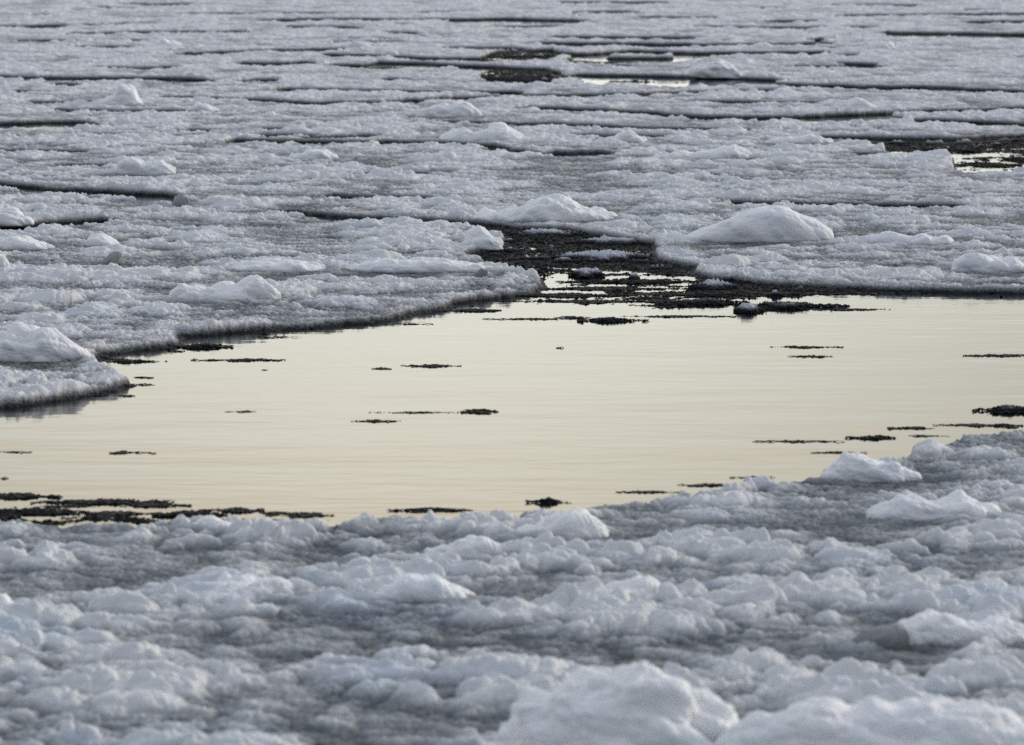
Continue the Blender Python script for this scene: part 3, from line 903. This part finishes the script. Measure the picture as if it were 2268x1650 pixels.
# ------------------------------------------------------------------ granular slush filling the inlet and the ragged edges
SL = [([(1020, 495), (1120, 500), (1250, 502), (1460, 530), (1540, 590), (1560, 612), (1480, 612), (1380, 604), (1260, 606), (1190, 625), (1100, 600), (1030, 575)], 0.80),
      ([(1060, 496), (1120, 500), (1250, 502), (1460, 530), (1500, 560), (1300, 548), (1100, 530)], 0.95),
      ([(1180, 600), (1540, 600), (1720, 630), (1960, 645), (1940, 662), (1700, 668), (1560, 690), (1380, 688), (1250, 680), (1120, 672), (1200, 650)], 0.38),
      ([(1560, 612), (1800, 632), (2268, 644), (2700, 648), (2700, 654), (2268, 653), (1900, 656), (1620, 650)], 0.8),
      ([(180, 792), (420, 760), (430, 780), (320, 808), (230, 812)], 0.45),
      ([(420, 738), (900, 700), (1010, 676), (1180, 650), (1230, 640), (1240, 652), (1060, 684), (880, 720), (600, 745), (430, 756)], 0.40),
      ([(-200, 1105), (180, 1120), (420, 1140), (740, 1140), (760, 1165), (100, 1175), (-200, 1170)], 0.52),
      ([(1960, 308), (2268, 300), (2500, 300), (2500, 345), (2268, 342), (2000, 340), (1890, 335)], 0.72),
      ([(2080, 340), (2500, 335), (2500, 390), (2268, 388), (2080, 380)], 0.30),
      ([(-200, 415), (100, 425), (330, 432), (330, 441), (0, 430)], 0.7),
      ([(1050, 118), (1260, 116), (1250, 186), (1040, 186)], 0.62)]
allV, allQ, off = [], [], 0
for k, (P, dens) in enumerate(SL):
    G = np.array([ground(x, y) for x, y in P])
    x0, x1 = G[:, 0].min() - 0.1, G[:, 0].max() + 0.1
    y0, y1 = G[:, 1].min() - 0.1, G[:, 1].max() + 0.1
    s = (y0 + y1) / 2 / FPX
    rx = max(0.009, s * 2.0)
    nx, ny = int((x1 - x0) / rx), int((y1 - y0) / (rx * 1.5))
    X, Y = np.meshgrid(np.linspace(x0, x1, nx).astype(f32), np.linspace(y0, y1, ny).astype(f32))
    sdist = coarse_field(X, Y, lambda a, b: poly_sd(a, b, [tuple(g) for g in G]), 8)
    c = (dens - 0.5) * 1.5 + noise(X * 0.9, Y * 1.6, 901 + k) * 0.55 + noise(X * 2.2, Y * 4.5, 902) * 0.75 + noise(X * 8, Y * 12, 903) * 0.5 + noise(X * 34, Y * 34, 904) * 0.30
    c -= (1 - sstep(-0.25, 0.45, sdist)) * 1.3
    g = domes(X / 0.05, Y / 0.045, 905, 0.3, 0.85, 0.6, 0.0)
    big = domes(X / 0.30 + noise(X * 7, Y * 7, 908) * 0.25, Y / 0.2, 906, 0.05, 0.65, 0.5, 0.0) * sstep(-0.4, 0.35, noise(X * 1.1, Y * 2.2, 909))
    H = np.where(c > 0, 0.001 + 0.005 * np.clip(c, 0, 1) + 0.020 * g * np.clip(c * 2, 0, 1) + 0.010 * noise(X * 22, Y * 22, 907) + 0.10 * big * np.clip(c - 0.35, 0, 1) ** 0.7, -0.02)
    keep = c > -0.08
    fk = keep[:-1, :-1] & keep[1:, :-1] & keep[:-1, 1:] & keep[1:, 1:]
    H = np.where((c <= 0), -0.006, H)
    idx = np.arange(nx * ny).reshape(ny, nx)
    aa = idx[:-1, :-1][fk]
    quads = np.stack([aa, aa + 1, aa + nx + 1, aa + nx], -1)
    used = np.zeros(nx * ny, bool)
    used[quads.ravel()] = True
    remap = np.cumsum(used) - 1
    allV.append(np.stack([X, Y, H], -1).reshape(-1, 3)[used])
    allQ.append(remap[quads] + off)
    off += int(used.sum())
o = mesh_obj('granular_slush', np.concatenate(allV), np.concatenate(allQ), MAT_SLUSH)
tag(o, 'dark granular slush drifting in the inlet and along the floe edges', 'slush', None, 'stuff')

# ------------------------------------------------------------------ clear ice shards and a dry sprig frozen into the floe
MAT_SHARD = ice_material('clear_ice', 0.0, 0.05, 0.2, (0.14, 0.15, 0.15), (0.26, 0.275, 0.27), (0.40, 0.42, 0.42), grain=0.8, tint=0.1)
SHARDS = [
    (243, 583, 46, 24, 'grey wedge of clear ice standing on the left floe'),
    (404, 458, 40, 26, 'small greenish-grey ice block at the end of the long left lead'),
    (1064, 612, 44, 20, 'rounded clear ice piece on the left floe near its tip'),
    (322, 612, 40, 9, 'flat grey ice flake on the low snow left of centre'),
    (1940, 1425, 130, 52, 'dark grey rounded ice slab leaning on the blue-white snow bank'),
    (622, 1372, 30, 22, 'dark little ice crumb in the middle left of the near ice'),
]
import random
for i, (px, py, wp, hp, lab) in enumerate(SHARDS):
    rr = random.Random(40 + i)
    gx, gy = (float(v) for v in ground(px, py, 0.06))
    W, Hh = wp * gy / FPX, hp * gy / FPX
    nu, nv = 72, 48
    T, P = np.meshgrid(np.linspace(0, 2 * math.pi, nu, endpoint=False), np.linspace(-math.pi / 2, math.pi / 2, nv))
    x, y, z = np.cos(T) * np.cos(P), np.sin(T) * np.cos(P), np.sin(P)
    # facets: cut the ball with random planes
    D = np.stack([x, y, z], -1)
    rad = np.full(x.shape, 1.0)
    for k in range(9):
        n = np.array([rr.uniform(-1, 1), rr.uniform(-1, 1), rr.uniform(-.3, 1)])
        n /= np.linalg.norm(n)
        dt = D @ n
        rad = np.where(dt > 0.05, np.minimum(rad, rr.uniform(.55, .8) / np.maximum(dt, 0.05)), rad)
    rad = rad * (1 + 0.07 * noise((x * 3 + z).astype(f32), (y * 3 - z).astype(f32), 777 + i) + 0.05 * noise((x * 8 + z * 3).astype(f32), (y * 8 - z * 4).astype(f32), 778 + i))
    lean = 0.5 if i == 0 else 0.1
    xx = (x * rad + z * rad * lean) * W * 0.58
    V = np.stack([xx, y * rad * W * 0.35, z * rad * Hh * 1.2], -1).reshape(-1, 3)
    I = np.arange(nu * nv).reshape(nv, nu)
    q = np.stack([I[:-1], np.roll(I, -1, 1)[:-1], np.roll(I, -1, 1)[1:], I[1:]], -1).reshape(-1, 4)
    o = mesh_obj('ice_shard', V, q, MAT_SHARD)
    o.location = (gx, gy, 0.055)
    tag(o, lab, 'ice shard', 'pieces of clear ice on the floes')

mt, t, bs, N, L = new_mat('dry_stalk')
bs.inputs['Base Color'].default_value = (0.045, 0.040, 0.028, 1)
bs.inputs['Roughness'].default_value = 0.8


def sprig(px, py, segs, thick, lab):
    gx, gy = (float(v) for v in ground(px, py, 0.07))
    s = gy / FPX
    V, Q = [], []
    for (x0, z0, x1, z1) in segs:
        a = np.array([x0 * s, 0, z0 * s])
        b = np.array([x1 * s, 0.01, z1 * s])
        d = (b - a) / np.linalg.norm(b - a)
        u = np.cross(d, [0, 1, 0])
        v = np.cross(d, u)
        base = len(V)
        for p, r in ((a, thick), (b, thick * 0.6)):
            for k in range(6):
                an = k * math.pi / 3
                V.append(p + (u * math.cos(an) + v * math.sin(an)) * r)
        for k in range(6):
            Q.append((base + k, base + (k + 1) % 6, base + 6 + (k + 1) % 6, base + 6 + k))
    o = mesh_obj('dry_sprig', np.array(V), np.array(Q), mt)
    o.location = (gx, gy, 0.06)
    tag(o, lab, 'sprig')


sprig(207, 652, [(0, -4, 2, 16), (2, 16, -6, 32), (2, 14, 10, 22), (-2, 24, 9, 25), (0, 6, 6, 12)], 0.0028, 'thin dark bent sprig sticking up from the left floe')
sprig(2208, 1352, [(-10, 0, 6, 20), (6, 20, 2, 30), (0, 8, 22, 14), (-22, 6, 2, 12)], 0.0035, 'brownish twig lying on the near ice at right')
